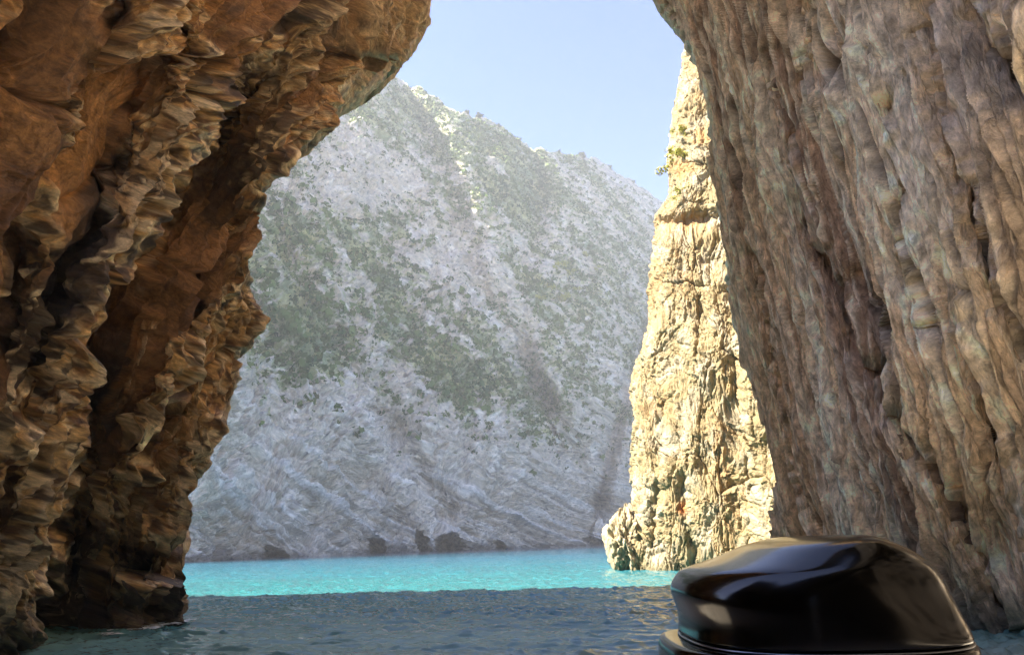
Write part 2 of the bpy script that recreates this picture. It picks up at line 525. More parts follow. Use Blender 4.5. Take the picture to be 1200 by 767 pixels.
def build_right():
    rows = np.arange(835, -60, -1.15)
    P, S, Z, n, ribm, inner, tail = cave_side(RIGHT_EDGE, 5.8, -0.18, 1340, rows, 860, macro_right, 1,
                                             (16, 24, 60, 26), (0.6, -5, ([-12, -2, 0, 6.5], [3.0, 9.0, 13.0, 27.0])), 25.6)
    if np.mean(n[..., 0] * inner) > 0:
        n = -n
    wx = fbm(S * 0.45, Z * 0.25, 3, 140); wy = fbm(S * 0.5 + 9, Z * 0.5, 3, 141)
    a = S + 0.24 * Z - 0.75 * (1 - np.exp(-np.clip(Z, 0, 99) / 2.5)) + 0.14 * wx; b = Z + 0.3 * wy
    f0, g0, r0 = facet(a / 1.15, b / 9.0, 150, 1.0, 0.8)
    f1, g1, r1 = facet(a / 0.36 + 0.06 * wy, b / 5.5, 160, 1.0, 1.1)
    f2, g2, r2 = facet(a / 0.13 + 0.1 * wx, b / 2.6, 170, 1.0, 1.2)
    a1 = a + 0.05 * f1 + 0.02 * f2; b1 = b + 0.5 * r0 + 0.3 * r1
    rid = ridged(a * 1.5, b * 0.09, 4, 180)
    fib = crest(a1 * 2.6, b1 * 0.13, 6, 2, 185)
    pale = crest(a1 * 5.2, b1 * 0.28, 6, 2, 187)
    dk = crest(a1 * 2.0 + 5, b1 * 0.12, 9, 2, 189)
    rough = fbm(a1 * 7, b1 * 2.4, 3, 190)
    h = 0.06 * f0 + 0.05 * f1 + 0.035 * f2 + 0.32 * (rid - 0.6) + 0.28 * (fib - 0.35) + 0.14 * (pale - 0.35) + 0.06 * (crest(a1 * 11, b1 * 0.6, 5, 1, 193) - 0.35) + 0.06 * rough \
        - 0.50 * smooth(0.32, 0.72, dk)
    h -= 0.07 * np.exp(-(g0 / 0.06) ** 2) + 0.03 * np.exp(-(g1 / 0.08) ** 2)
    h = soften(h, 1) * 0.75 + h * 0.25
    P = P + n * (h * tail)[..., None]
    big = fbm(a * 0.6, b * 0.07, 4, 201); med = fbm(a * 2.3, b * 0.2, 4, 203); small = fbm(a * 12, b * 3, 3, 205)
    c = np.empty(P.shape); c[:] = (0.62, 0.44, 0.27)
    c = mix3(c, (0.30, 0.185, 0.115), 0.9 * smooth(0.02, 0.28, big + 0.5 * med))
    c = mix3(c, (0.72, 0.585, 0.42), 0.95 * smooth(0.05, 0.3, -big * 0.7 + med))
    c = mix3(c, (0.16, 0.13, 0.105), 0.6 * smooth(0.25, 0.5, fbm(a * 1.2 + 7, b * 0.2, 4, 207)))
    c = mix3(c, (0.78, 0.645, 0.47), 0.75 * np.maximum(smooth(0.4, 0.75, pale), 0.8 * smooth(0.45, 0.8, fib)))
    c = mix3(c, (0.10, 0.068, 0.05), 0.9 * smooth(0.30, 0.62, dk))  # grooves also painted dark, deepening the shade the soft light lacks
    warm = smooth(11.5, 15.5, S + 2 * big) * smooth(11, 3, Z)
    c = mix3(c, (0.56, 0.35, 0.17), 0.65 * warm)
    c = mix3(c, (0.66, 0.47, 0.26), 0.9 * smooth(1.5, 4.0, Z - 0.75 * S))  # unseen upper rock coloured ochre to warm the light it bounces
    dark_back = smooth(4.8, 3.8, S)  # unseen near end painted dark so the motor reflects no bright rock
    red = smooth(12.5, 15, S) * smooth(6, 12, Z)
    c = mix3(c, (0.46, 0.28, 0.17), 0.5 * red)
    c = mix3(c, (0.40, 0.345, 0.27), 0.5 * smooth(9.5, 6.5, S))
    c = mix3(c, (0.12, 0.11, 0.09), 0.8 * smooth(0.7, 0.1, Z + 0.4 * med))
    c = c * 1.25 * (1 + 0.22 * np.clip(fbm(a * 13, b * 2.5, 2, 211) * 2.2, -1, 1))[..., None]
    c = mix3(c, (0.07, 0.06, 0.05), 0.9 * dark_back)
    c *= (1 + 0.6 * small)[..., None]
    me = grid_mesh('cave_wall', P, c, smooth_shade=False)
    put_strata(me, a, b)
    m = rock_material('grey_fluted_rock', 26.0, 4.0, 0.035, var=0.5, rough=0.85)
    o = link('cave_wall', me, m)
    return tag(o, 'grey-brown cave rock with long steep grooves rising behind the black outboard motor', 'rock wall')


# ------------------------------------------------------------------ sunlit cliff outside
CLIFF_EDGE = [(806, 20), (800, 55), (797, 90), (790, 120), (786, 160), (781, 185), (783, 205), (784, 228), (769, 252), (764, 300), (760, 340),
              (760, 372), (755, 395), (745, 420), (738, 450), (742, 490), (738, 520), (737, 560), (739, 590), (733, 612),
              (726, 640), (727, 664), (730, 700)]


def build_cliff():
    rows = np.arange(700, 18, -1.0)
    ncol = 330
    ep = lerp_pts(rows, CLIFF_EDGE, 1)
    s = np.linspace(0, 1, ncol) ** 1.1
    px = ep[:, None] + (1010 - ep[:, None]) * s[None]
    py = np.repeat(rows[:, None], ncol, 1)
    d = ray(px, py)
    # wall plane n.(p-p0)=0 leaning back
    nn = np.array([-0.74, -0.66, 0.10]); p0 = np.array([4.9, 35.0, 0.0])
    t = ((p0 - CAM) @ nn) / (d @ nn)
    # rounded outer corner
    corner = np.exp(-(px - ep[:, None]) / 14.0)
    t = t + 2.2 * corner ** 2
    tb = t.copy()
    dt = 0.45 * perlin(px / 60, py / 120, 301) + 0.25 * perlin(px / 25, py / 50, 302)
    for pts, dep, wl, wr in (([(845, 60), (832, 200), (822, 330), (818, 430)], 0.25, 6, 3),
                             ([(800, 560), (803, 610), (812, 650), (820, 680)], 0.4, 5, 7),
                             ([(860, 420), (872, 520), (880, 640)], 0.25, 6, 4),
                             ([(775, 470), (770, 560), (764, 640)], 0.25, 5, 5)):
        q = polydist(px + perlin(px / 12, py / 12, 5) * 4, py, pts)
        dt += dep * np.where(q < 0, np.exp(q / wl), np.exp(-q / wr))
    # undercut band high on the cliff
    dt += 0.8 * np.exp(-((py - 262 + (px - 790) * 0.15) / 9) ** 2)
    P = CAM + d * (t + dt)[..., None]
    B = CAM + d * tb[..., None]
    # back round the corner, hidden side
    E = P[:, 0]
    dirE = E - CAM; dirE[:, 2] = 0; dirE /= np.linalg.norm(dirE, axis=1, keepdims=True)
    hid = []
    for k in range(1, 16):
        a = k / 15
        hid.append(E + dirE * (9 * a) + np.array([1.0, 0, 0]) * (10 * a * a))
    Pf = np.concatenate([np.stack(hid[::-1], 1), P], 1)
    S = B[..., 0] * 0.66 - B[..., 1] * 0.74; Z = B[..., 2]
    S = np.concatenate([S[:, :1] - np.linspace(14, 0.8, 15)[None], S], 1)
    Z = np.concatenate([np.repeat(Z[:, :1], 15, 1), Z], 1)
    # crown: rows closing the top backwards
    top = []
    for k in range(1, 9):
        q = Pf[-1] + np.array([0.8 * k, 1.2 * k, 1.5 * math.sin(k / 3)])
        top.append(q)
    Pf = np.concatenate([Pf, np.array(top)])
    S = np.concatenate([S, np.repeat(S[-1:], 8, 0)]); Z = np.concatenate([Z, Z[-1:] + np.arange(1, 9)[:, None] * 1.3])
    n = blur_normals(grid_normals(Pf), 8, 3)
    if np.mean(n[:, 20:, 1]) > 0:
        n = -n
    wx = fbm(S * 0.3, Z * 0.2, 3, 310); wy = fbm(S * 0.3 + 5, Z * 0.3, 3, 311)
    a = S + 0.8 * wx; b = Z + wy + 0.25 * S
    f0, g0, r0 = facet(a / 2.2, b / 3.6, 320, 1, 1)
    f1, g1, r1 = facet(a / 0.8, b / 1.5, 330, 1, 1.1)
    f2, g2, r2 = facet(a / 0.33, b / 0.6, 340, 1, 1.2)
    rid = ridged(a * 0.9, b * 0.35, 4, 350)
    pit = fbm(a * 2.4, b * 1.8, 4, 355)
    grit = ridged(a * 3.4, b * 1.7, 4, 357)
    h = 0.09 * f0 + 0.06 * f1 + 0.07 * f2 + 0.12 * (rid - 0.6) + 0.12 * pit + 0.13 * (grit - 0.6)
    h -= 0.10 * np.exp(-(g0 / 0.05) ** 2) + 0.05 * np.exp(-(g1 / 0.08) ** 2)
    Pf = Pf + n * h[..., None]
    big = fbm(a * 0.25, b * 0.18, 4, 360); med = fbm(a * 0.9, b * 0.7, 4, 362); small = fbm(a * 3.5, b * 2.6, 3, 364)
    c = np.empty(Pf.shape); c[:] = (0.37, 0.28, 0.14)
    c = mix3(c, (0.43, 0.355, 0.225), smooth(-0.1, 0.3, med))
    c = mix3(c, (0.36, 0.22, 0.09), 0.7 * smooth(0.1, 0.45, big + 0.4 * small))
    c = mix3(c, (0.26, 0.19, 0.10), 0.5 * smooth(0.3, 0.55, fbm(a * 1.6 + 3, b * 1.2, 4, 366)))
    PXf = np.full(Pf.shape[:2], -9999.0); PYf = PXf.copy()
    PXf[:len(rows), 15:] = px; PYf[:len(rows), 15:] = py
    PXf += 5 * small; PYf += 5 * med

    def spot(cx, cy, rx, ry, col, k):
        nonlocal c
        c = mix3(c, col, k * np.exp(-(((PXf - cx) / rx) ** 2 + ((PYf - cy) / ry) ** 2) ** 2))
    c *= 0.69
    spot(800, 595, 6, 8, (0.36, 0.13, 0.035), 0.9)
    spot(797, 260, 32, 12, (0.40, 0.22, 0.085), 0.45)
    spot(822, 160, 9, 9, (0.40, 0.23, 0.09), 0.7)
    spot(800, 195, 13, 12, (0.38, 0.21, 0.07), 0.6)
    spot(805, 628, 8, 16, (0.11, 0.10, 0.045), 0.9)
    spot(830, 90, 6, 30, (0.38, 0.22, 0.1), 0.4)
    c = mix3(c, (0.17, 0.14, 0.075), 0.8 * smooth(0.9, 0.15, Z + 0.7 * med))
    c *= (1 + 0.3 * small)[..., None]
    me = grid_mesh('cliff', Pf, c, flip=True, smooth_shade=False); put_strata(me, a, b)
    o = link('cliff', me, rock_material('cream_limestone', 4.5, 2.6, 0.08, var=0.27))
    tag(o, 'tall cream-yellow sunlit cliff standing in the water between the mountain and grooved cave rock', 'cliff')
    return Pf, rows, px


def noisy_rock(name, loc, size, mat, col, seed, sub=5, amp=0.2):
    bm = bmesh.new()
    bmesh.ops.create_icosphere(bm, subdivisions=sub, radius=1)
    me = bpy.data.meshes.new(name); bm.to_mesh(me); bm.free()
    nv = len(me.vertices)
    V = np.empty(nv * 3, np.float32); me.vertices.foreach_get('co', V); V = V.reshape(-1, 3).astype(float)
    u = np.arctan2(V[:, 1], V[:, 0]) * 1.6; v = V[:, 2] * 1.8
    f, g, r = facet(u * 1.1 + 0.3 * V[:, 2], v * 1.2, seed, 1, 1)
    f2, g2, r2 = facet(u * 3, v * 3.4, seed + 10, 1, 1)
    h = 1 + amp * f + amp * 0.4 * f2 + amp * fbm(u * 2, v * 2, 4, seed + 20)
    seam = smooth(math.pi * 0.75, math.pi, np.abs(np.arctan2(V[:, 1], V[:, 0])))
    h = h * (1 - seam) + seam
    V = V * h[:, None] * np.asarray(size)
    me.vertices.foreach_set('co', V.astype(np.float32).ravel())
    me.polygons.foreach_set('use_smooth', np.ones(len(me.polygons), bool))
    c = np.empty((nv, 3)); c[:] = col
    c *= (1 + 0.35 * fbm(u * 4, v * 4, 3, seed + 30))[:, None]
    put_col(me, c); put_strata(me, u, v); me.update()
    o = link(name, me, mat); o.location = loc
    return o


# ------------------------------------------------------------------ mountain across the bay
RIDGE = [(-150, 60), (200, 50), (330, 66), (420, 84), (440, 82), (470, 95), (500, 107), (530, 127), (560, 137), (580, 142), (600, 157), (625, 174),
         (650, 178), (680, 181), (700, 187), (720, 199), (745, 214), (775, 236), (850, 290), (1000, 380), (1150, 440)]
SHORE = [(-150, 75), (100, 98), (215, 112), (330, 140), (440, 172), (600, 218), (735, 330), (850, 430), (1150, 640)]


def build_mountain():
    pxs = np.arange(60, 1000, 1.25)
    nv = 520
    v = np.linspace(0, 1, nv) ** 1.0
    rs = lerp_pts(pxs, SHORE)
    hz = 637.5 - (pxs - 600) * 0.0244
    sh = hz + CAM[2] / rs * FPX * 1.05 + 5
    rg = lerp_pts(pxs, RIDGE) + 2.2 * perlin(pxs / 9, pxs * 0 + 0.3, 400) * 1.5 + 1.6 * perlin(pxs / 3.1, pxs * 0 + 0.7, 401)
    px = np.repeat(pxs[None], nv, 0)
    py = sh[None] + (rg - sh)[None] * v[:, None]
    d = ray(px, py)
    hd = np.hypot(d[..., 0], d[..., 1]); te = d[..., 2] / hd
    # spurs and gullies: the shore line and slope swing in and out
    sp = 7 * perlin(px / 85 + 0.15 * py / 60, py / 400, 402) + 3 * perlin(px / 34 + py / 90, py / 160, 403)
    q = polydist(px, py, [(640, 170), (655, 230), (648, 300), (622, 345), (640, 430), (690, 520), (735, 620)])
    sp += 18 * smooth(-40, 10, q) * smooth(160, 40, q)* smooth(640, 420, py) * -1
    sp += 9 * np.exp(-((q + 18) / 16) ** 2)
    q2 = polydist(px, py, [(770, 330), (748, 420), (722, 500), (700, 600)])
    sp += 16 * np.exp(-(q2 / 9) ** 2) - 8 * np.exp(-((q2 - 22) / 14) ** 2)
    q3 = polydist(px, py, [(330, 300), (400, 420), (470, 520), (520, 600)])
    sp += 6 * np.exp(-(q3 / 16) ** 2) - 4 * np.exp(-((q3 + 30) / 18) ** 2)
    q4 = polydist(px, py, [(470, 95), (520, 200), (560, 330), (640, 480)])
    sp += 7 * np.exp(-(q4 / 14) ** 2) - 5 * np.exp(-((q4 - 26) / 18) ** 2)
    rsg = rs[None] + sp
    zc = (11 + 5 * perlin(pxs / 60, pxs * 0, 404))[None] * (rs / 170)[None]
    s1, s2 = 3.2, 1.42
    r_cl = (s1 * rsg + CAM[2]) / (s1 - te)
    rc = rsg + zc / s1
    r_sl = (s2 * rc - zc + CAM[2]) / (s2 - te)
    r = np.maximum(r_cl, r_sl)
    P = np.stack([CAM[0] + d[..., 0] / hd * r, CAM[1] + d[..., 1] / hd * r, CAM[2] + te * r], -1)
    # sea caves at the foot
    X = np.hypot(np.repeat((pxs * 0)[None], nv, 0), 0)
    caves = [(497, 17, 7, 26, 30), (530, 16, 16, 20, 32), (443, 12, 10, 17, 26), (697, 9, 8, 10, 14), (318, 9, 14, 13, 10), (585, 9, 7, 9, 14)]
    ww = perlin(px / 9, py / 9, 406)
    cave_m = np.zeros(px.shape)
    for cx, _, hw, hh, dep in caves:
        base = np.interp(cx, pxs, sh) - 5
        lean_ = (px - cx + 3 * ww + 0.2 * (base - py)) / hw
        e = np.abs(lean_) ** 2.6 + np.abs((py - base + 3 * ww) / hh) ** 1.5
        k = smooth(1.15, 0.75, e)
        cave_m = np.maximum(cave_m, k)
        P[..., 0] += d[..., 0] / hd * dep * k; P[..., 1] += d[..., 1] / hd * dep * k
    Rr = np.hypot(P[..., 0], P[..., 1]); Zz = P[..., 2]
    A = np.arctan2(P[..., 0], P[..., 1]) * 230
    Rm = r
    # back slope
    back = []
    for k in range(1, 11):
        Q = P[-1].copy()
        f = 1 + 0.05 * k
        Q[:, 0] *= f; Q[:, 1] *= f; Q[:, 2] -= 1.0 * k + 1.6 * k * k
        back.append(Q)
    n = blur_normals(grid_normals(P), 6, 2)
    if np.mean(n[..., 2]) < 0:
        n = -n
    # pattern coordinates in metres on the slope
    a = A; b = Zz
    wx = fbm(a / 14, b / 14, 3, 410); wy = fbm(a / 14 + 7, b / 14, 3, 411)
    a2 = a + 5 * wx; b2 = b + 5 * wy
    dip = b + 1.3 * wy + 0.42 * (a + 1.3 * wx)
    f0, g0, _ = facet(a2 / 9, b2 / 7, 420, 1, 1)
    f1, g1, _ = facet(a2 / 3.4, b2 / 2.8, 430, 1, 1.1)
    f2, g2, _ = facet(a2 / 1.4, b2 / 1.2, 440, 1, 1.1)
    rg1 = ridged(a2 / 18 + b2 / 60, b2 / 40, 4, 450)
    low = smooth(40, 16, Zz + 6 * wx)                          # bare sea cliff band
    strata = fbm(dip / 2.4, a2 / 60, 3, 455)
    fine2 = fbm(a2 / 1.5, b2 / 1.3, 3, 464)
    amp = smooth(0, 40, 0 * py + (py - rg[None])) * 0.85 + 0.15
    h = (1.3 * f0 + 1.0 * f1 + 0.7 * f2 + 2.4 * (rg1 - 0.6) + 0.5 * fine2) * (1 - 0.55 * low) + low * (1.5 * strata + 1.3 * (np.mod(dip / 3.1 + 0.8 * fbm(a2 / 40, dip / 20, 2, 459), 1.0) - 0.5) + 0.6 * (np.mod(dip / 1.2 + 0.5 * fbm(a2 / 20, dip / 9, 2, 463), 1.0) - 0.5) + 0.5 * f1 + 0.3 * fbm(dip / 0.8, a2 / 14, 3, 456))
    h *= amp * (1 - 0.6 * cave_m)
    P = P + n * h[..., None]
    # ground cover masks
    patch = 0.5 * fbm(a2 / 22 + 3, b2 / 26, 4, 460) + 1.0 * fbm((a2 + 0.9 * b2) / 15, (a2 - b2) / 75, 4, 461)
    fine = fbm(a2 / 3.2, b2 / 3.2, 4, 462)
    veg = 0.16 + 0.8 * patch + 0.5 * fine + 0.75 * fine2

    def blob(cx, cy, rx, ry, k, rot=0):
        c_, s_ = math.cos(rot), math.sin(rot)
        ux = (px - cx) * c_ + (py - cy) * s_; uy = -(px - cx) * s_ + (py - cy) * c_
        return k * np.exp(-((ux / rx) ** 2 + (uy / ry) ** 2))
    veg += blob(335, 420, 60, 90, 0.75) + blob(300, 520, 45, 60, 0.5) + blob(375, 265, 70, 30, 0.45) + blob(450, 130, 60, 25, 0.4)
    veg += blob(560, 175, 60, 30, 0.45) + blob(615, 230, 35, 40, 0.5) + blob(540, 470, 30, 60, 0.35, -0.5) + blob(690, 330, 45, 60, 0.2)
    veg += blob(480, 400, 90, 26, 0.35, 0.8)
    veg -= blob(425, 215, 70, 35, 0.75) + blob(300, 340, 40, 22, 0.4) + blob(560, 300, 60, 45, 0.35) + blob(400, 480, 80, 20, 0.5, 0.65)
    veg -= blob(700, 250, 60, 40, 0.1) + blob(680, 500, 60, 80, 0.15) + blob(330, 470, 20, 60, 0.4, -0.6)
    veg -= 1.4 * low + 0.4 * smooth(60, 25, Zz)
    vm = smooth(0.12, 0.34, veg)
    # stone colour
    c = np.empty(P.shape); c[:] = (0.54, 0.46, 0.36)
    c = mix3(c, (0.68, 0.61, 0.51), smooth(0.0, 0.35, fbm(a2 / 4, b2 / 6, 4, 470)))
    c = mix3(c, (0.24, 0.215, 0.19), 0.8 * smooth(0.08, 0.35, fbm(a2 / 1.7, b2 / 1.3, 4, 472)))
    c = mix3(c, (0.47, 0.38, 0.27), low * 0.6 * smooth(0.0, 0.4, fbm(a2 / 20 + 2, b2 / 9, 3, 474)))
    c = mix3(c, (0.62, 0.59, 0.55), low * 0.7 * smooth(0.1, 0.45, strata))
    c = mix3(c, (0.26, 0.23, 0.21), low * 0.6 * smooth(0.15, 0.45, -strata))
    c = mix3(c, (0.13, 0.12, 0.11), 0.8 * smooth(1.6, 0.4, Zz + 0.8 * fine))
    band = ridged(dip / 5.5, a2 / 90, 3, 457)
    c = mix3(c, (0.20, 0.165, 0.135), low * 0.85 * smooth(0.86, 0.98, band))
    c = mix3(c, (0.66, 0.60, 0.52), low * 0.7 * smooth(0.1, 0.4, fbm(dip / 7.0, a2 / 120, 2, 458)))
    grass = mix3(np.broadcast_to(np.array((0.09, 0.165, 0.035)), P.shape), (0.30, 0.30, 0.07), smooth(-0.25, 0.3, fbm(a2 / 9 + 4, b2 / 9, 3, 476)))
    c = mix3(c * 1.0, grass[0, 0] * 0, 0 * vm) * (1 - 0.72 * vm)[..., None] + grass * (0.72 * vm)[..., None]
    c *= (1 + 0.25 * fbm(a2 / 1.2, b2 / 1.2, 3, 478))[..., None]
    Pb = np.concatenate([P, np.array(back)])
    cb = np.concatenate([c, np.repeat(c[-1:], 10, 0)])
    me = grid_mesh('mountain', Pb, cb, smooth_shade=False)
    put_strata(me, np.concatenate([a2, np.repeat(a2[-1:], 10, 0)]), np.concatenate([dip, np.repeat(dip[-1:], 10, 0)]))
    o = link('mountain', me, rock_material('hillside_limestone', 0.8, 0.8, 0.4, var=0.35))
    tag(o, kind='structure')
    return P, px, py, vm, low, n, rg


# ------------------------------------------------------------------ plants
def leaf_cloud(centres, radii, per, leaf, flat=0.75, rng=RNG, squash=0.75):
    """scattered leaf-clump faces filling rounded crowns"""
    n = len(centres)
    C = np.repeat(centres, per, 0); Rr = np.repeat(radii, per)
    u = rng.normal(size=(n * per, 3)); u /= np.linalg.norm(u, axis=1, keepdims=True)
    rad = rng.random(n * per) ** 0.45
    pos = C + u * (Rr * rad)[:, None] * np.array([1, 1, squash])
    t1 = rng.normal(size=(n * per, 3)); t1 -= (t1 * u).sum(1, keepdims=True) * u * flat
    t1 /= np.linalg.norm(t1, axis=1, keepdims=True)
    t2 = np.cross(u, t1) + 0.4 * rng.normal(size=(n * per, 3)); t2 /= np.linalg.norm(t2, axis=1, keepdims=True)
    sz = (Rr * leaf * (0.6 + 0.8 * rng.random(n * per)))[:, None]
    V = np.stack([pos - t1 * sz, pos + t2 * sz * 0.8, pos + t1 * sz, pos - t2 * sz * 0.8], 1).reshape(-1, 3)
    return V


def leaf_mesh(name, V):
    return raw_mesh(name, V, np.arange(len(V)), np.full(len(V) // 4, 4), False)


MAT_SCRUB = foliage_material('scrub_leaves', (0.03, 0.07, 0.014), (0.12, 0.165, 0.035), 0.12)
MAT_BUSH = foliage_material('yellow_green_leaves', (0.20, 0.21, 0.03), (0.36, 0.33, 0.06), 0.8)
MAT_TREE = foliage_material('tree_leaves', (0.03, 0.05, 0.02), (0.08, 0.10, 0.035), 0.7)
MAT_BARK = plain_material('bark', (0.10, 0.075, 0.055), 0.9)


def build_plants(P, px, py, vm, low, n, rg):
    nr, nc = vm.shape
    # area weight of each vertex on the slope ~ distance squared per pixel
    dist = np.hypot(P[..., 0], P[..., 1])
    w = (vm * 0.95 + 0.06) * (1 - low) * dist ** 2
    w[-3:] = 0; w[:, :20] *= 0.3
    w = w.ravel() / w.sum()
    N = 42000
    idx = RNG.choice(nr * nc, N, p=w)
    base = P.reshape(-1, 3)[idx]
    rad = 0.45 + 1.8 * RNG.random(N) ** 4
    V = leaf_cloud(base + np.array([0, 0, 0.25]), rad, 10, 0.48)
    o = link('hillside_scrub', leaf_mesh('hillside_scrub', V), MAT_SCRUB)
    tag(o, 'dense low green scrub covering the slopes of the hazy mountain', 'scrub', kind='stuff')

    def at(pxx, pyy):
        j = int(np.argmin(np.abs(px[0] - pxx)))
        i = int(np.argmin(np.abs(py[:, j] - pyy)))
        return P[i, j]
    # yellow-green bushes low on the spur
    spots = [(650, 316, 2.6), (664, 322, 2.0), (640, 335, 2.2), (684, 300, 2.0), (655, 350, 2.5), (672, 342, 1.8), (630, 352, 1.9), (700, 316, 1.6)]
    bl = ['uppermost large yellow-green bush on the pale spur of the mountain',
          'yellow-green bush just right of the uppermost large one on the mountain spur',
          'yellow-green bush left of the middle of the cluster on the mountain spur',
          'yellow-green bush highest up the slope at the right of the spur cluster',
          'broad yellow-green bush lowest in the cluster on the mountain spur',
          'small yellow-green bush between the broad lowest one and the right edge of the cluster',
          'yellow-green bush at the lower left end of the cluster on the mountain spur',
          'smallest yellow-green bush, alone at the right end of the spur cluster']
    for (x, y, r_), lab in zip(spots, bl):
        r_ *= 1.35
        p = at(x, y)
        k = 7
        cs = np.array([[RNG.normal() * r_ * 0.6, RNG.normal() * r_ * 0.5, 0.3 + abs(RNG.normal()) * r_ * 0.3] for _ in range(k)])
        V = leaf_cloud(cs, np.full(k, r_ * 0.55), 40, 0.28)
        o = link('bush', leaf_mesh('bush', V), MAT_BUSH); o.location = p
        tag(o, lab, 'bush', 'yellow-green bushes on the mountain spur')
    # small trees on the skyline
    sk = [(447, 4.6, 'small tree at the very top of the mountain skyline, beside the overhang'),
          (563, 6.0, 'broadest skyline tree, on the knoll halfway down the mountain ridge'),
          (548, 3.6, 'low skyline tree just left of the broad tree on the ridge knoll'),
          (585, 3.8, 'skyline tree just below the broad tree on the right of the ridge knoll'),
          (607, 4.8, 'lone upright tree on the skyline dip below the ridge knoll'),
          (683, 6.0, 'round tree on the level shoulder of the mountain skyline'),
          (655, 3.2, 'tiny tree at the start of the level shoulder of the skyline'),
          (742, 4.4, 'lowest skyline tree, on the ridge near the sunlit cliff'),
          (715, 3.6, 'small tree between the shoulder tree and the lowest skyline tree')]
    for x, hgt, lab in sk:
        j = int(np.argmin(np.abs(px[0] - x)))
        p = P[-4, j] + np.array([0, 0, -0.3])
        e = bpy.data.objects.new('tree', None); COL.objects.link(e); e.location = p
        tag(e, lab, 'tree', 'small trees on the mountain skyline')
        bm = bmesh.new()
        bmesh.ops.create_cone(bm, cap_ends=True, segments=7, radius1=0.09 * hgt * 0.5, radius2=0.03 * hgt * 0.5, depth=hgt * 0.6,
                              matrix=Matrix.Translation((0, 0, hgt * 0.3)))
        for s_ in range(4):
            an = s_ * 1.7 + x
            mt = Matrix.Translation((0, 0, hgt * 0.45)) @ Matrix.Rotation(an, 4, 'Z') @ Matrix.Rotation(0.8, 4, 'Y') @ Matrix.Translation((0, 0, hgt * 0.15))
            bmesh.ops.create_cone(bm, cap_ends=True, segments=5, radius1=0.02 * hgt, radius2=0.008 * hgt, depth=hgt * 0.3, matrix=mt)
        me = bpy.data.meshes.new('trunk'); bm.to_mesh(me); bm.free()
        link('trunk', me, MAT_BARK, e)
        k = 12
        hgt *= 0.85
        cs = np.array([[RNG.normal() * hgt * 0.24, RNG.normal() * hgt * 0.24, hgt * (0.30 + 0.5 * RNG.random())] for _ in range(k)])
        V = leaf_cloud(cs, np.full(k, hgt * 0.26), 60, 0.25)
        link('crown', leaf_mesh('crown', V), MAT_TREE, e)


def build_cliff_plants(Pf, rows, px):
    def at(x, y):
        i = int(np.argmin(np.abs(rows - y)))
        j = 15 + int(np.argmin(np.abs(px[i] - x)))
        return Pf[i, j]
    data = [(784, 190, 0.55, 'leafy bush clinging to the outer edge of the sunlit cliff near its top'),
            (798, 184, 0.42, 'small bush just right of the edge bush high on the sunlit cliff'),
            (797, 226, 0.34, 'low trailing plant on the sunlit cliff below the two bushes'),
            (800, 158, 0.3, 'tiny tuft highest up on the edge of the sunlit cliff')]
    for x, y, r_, lab in data:
        p = at(x, y) + np.array([0.02, -0.25, 0.0])
        k = 8
        cs = np.array([[RNG.normal() * r_ * 0.7, RNG.normal() * r_ * 0.4, RNG.normal() * r_ * 0.6] for _ in range(k)])
        V = leaf_cloud(cs, np.full(k, r_ * 0.6), 60, 0.2)
        o = link('bush', leaf_mesh('bush', V), MAT_BUSH); o.location = p
        tag(o, lab, 'bush', 'plants on the sunlit cliff')


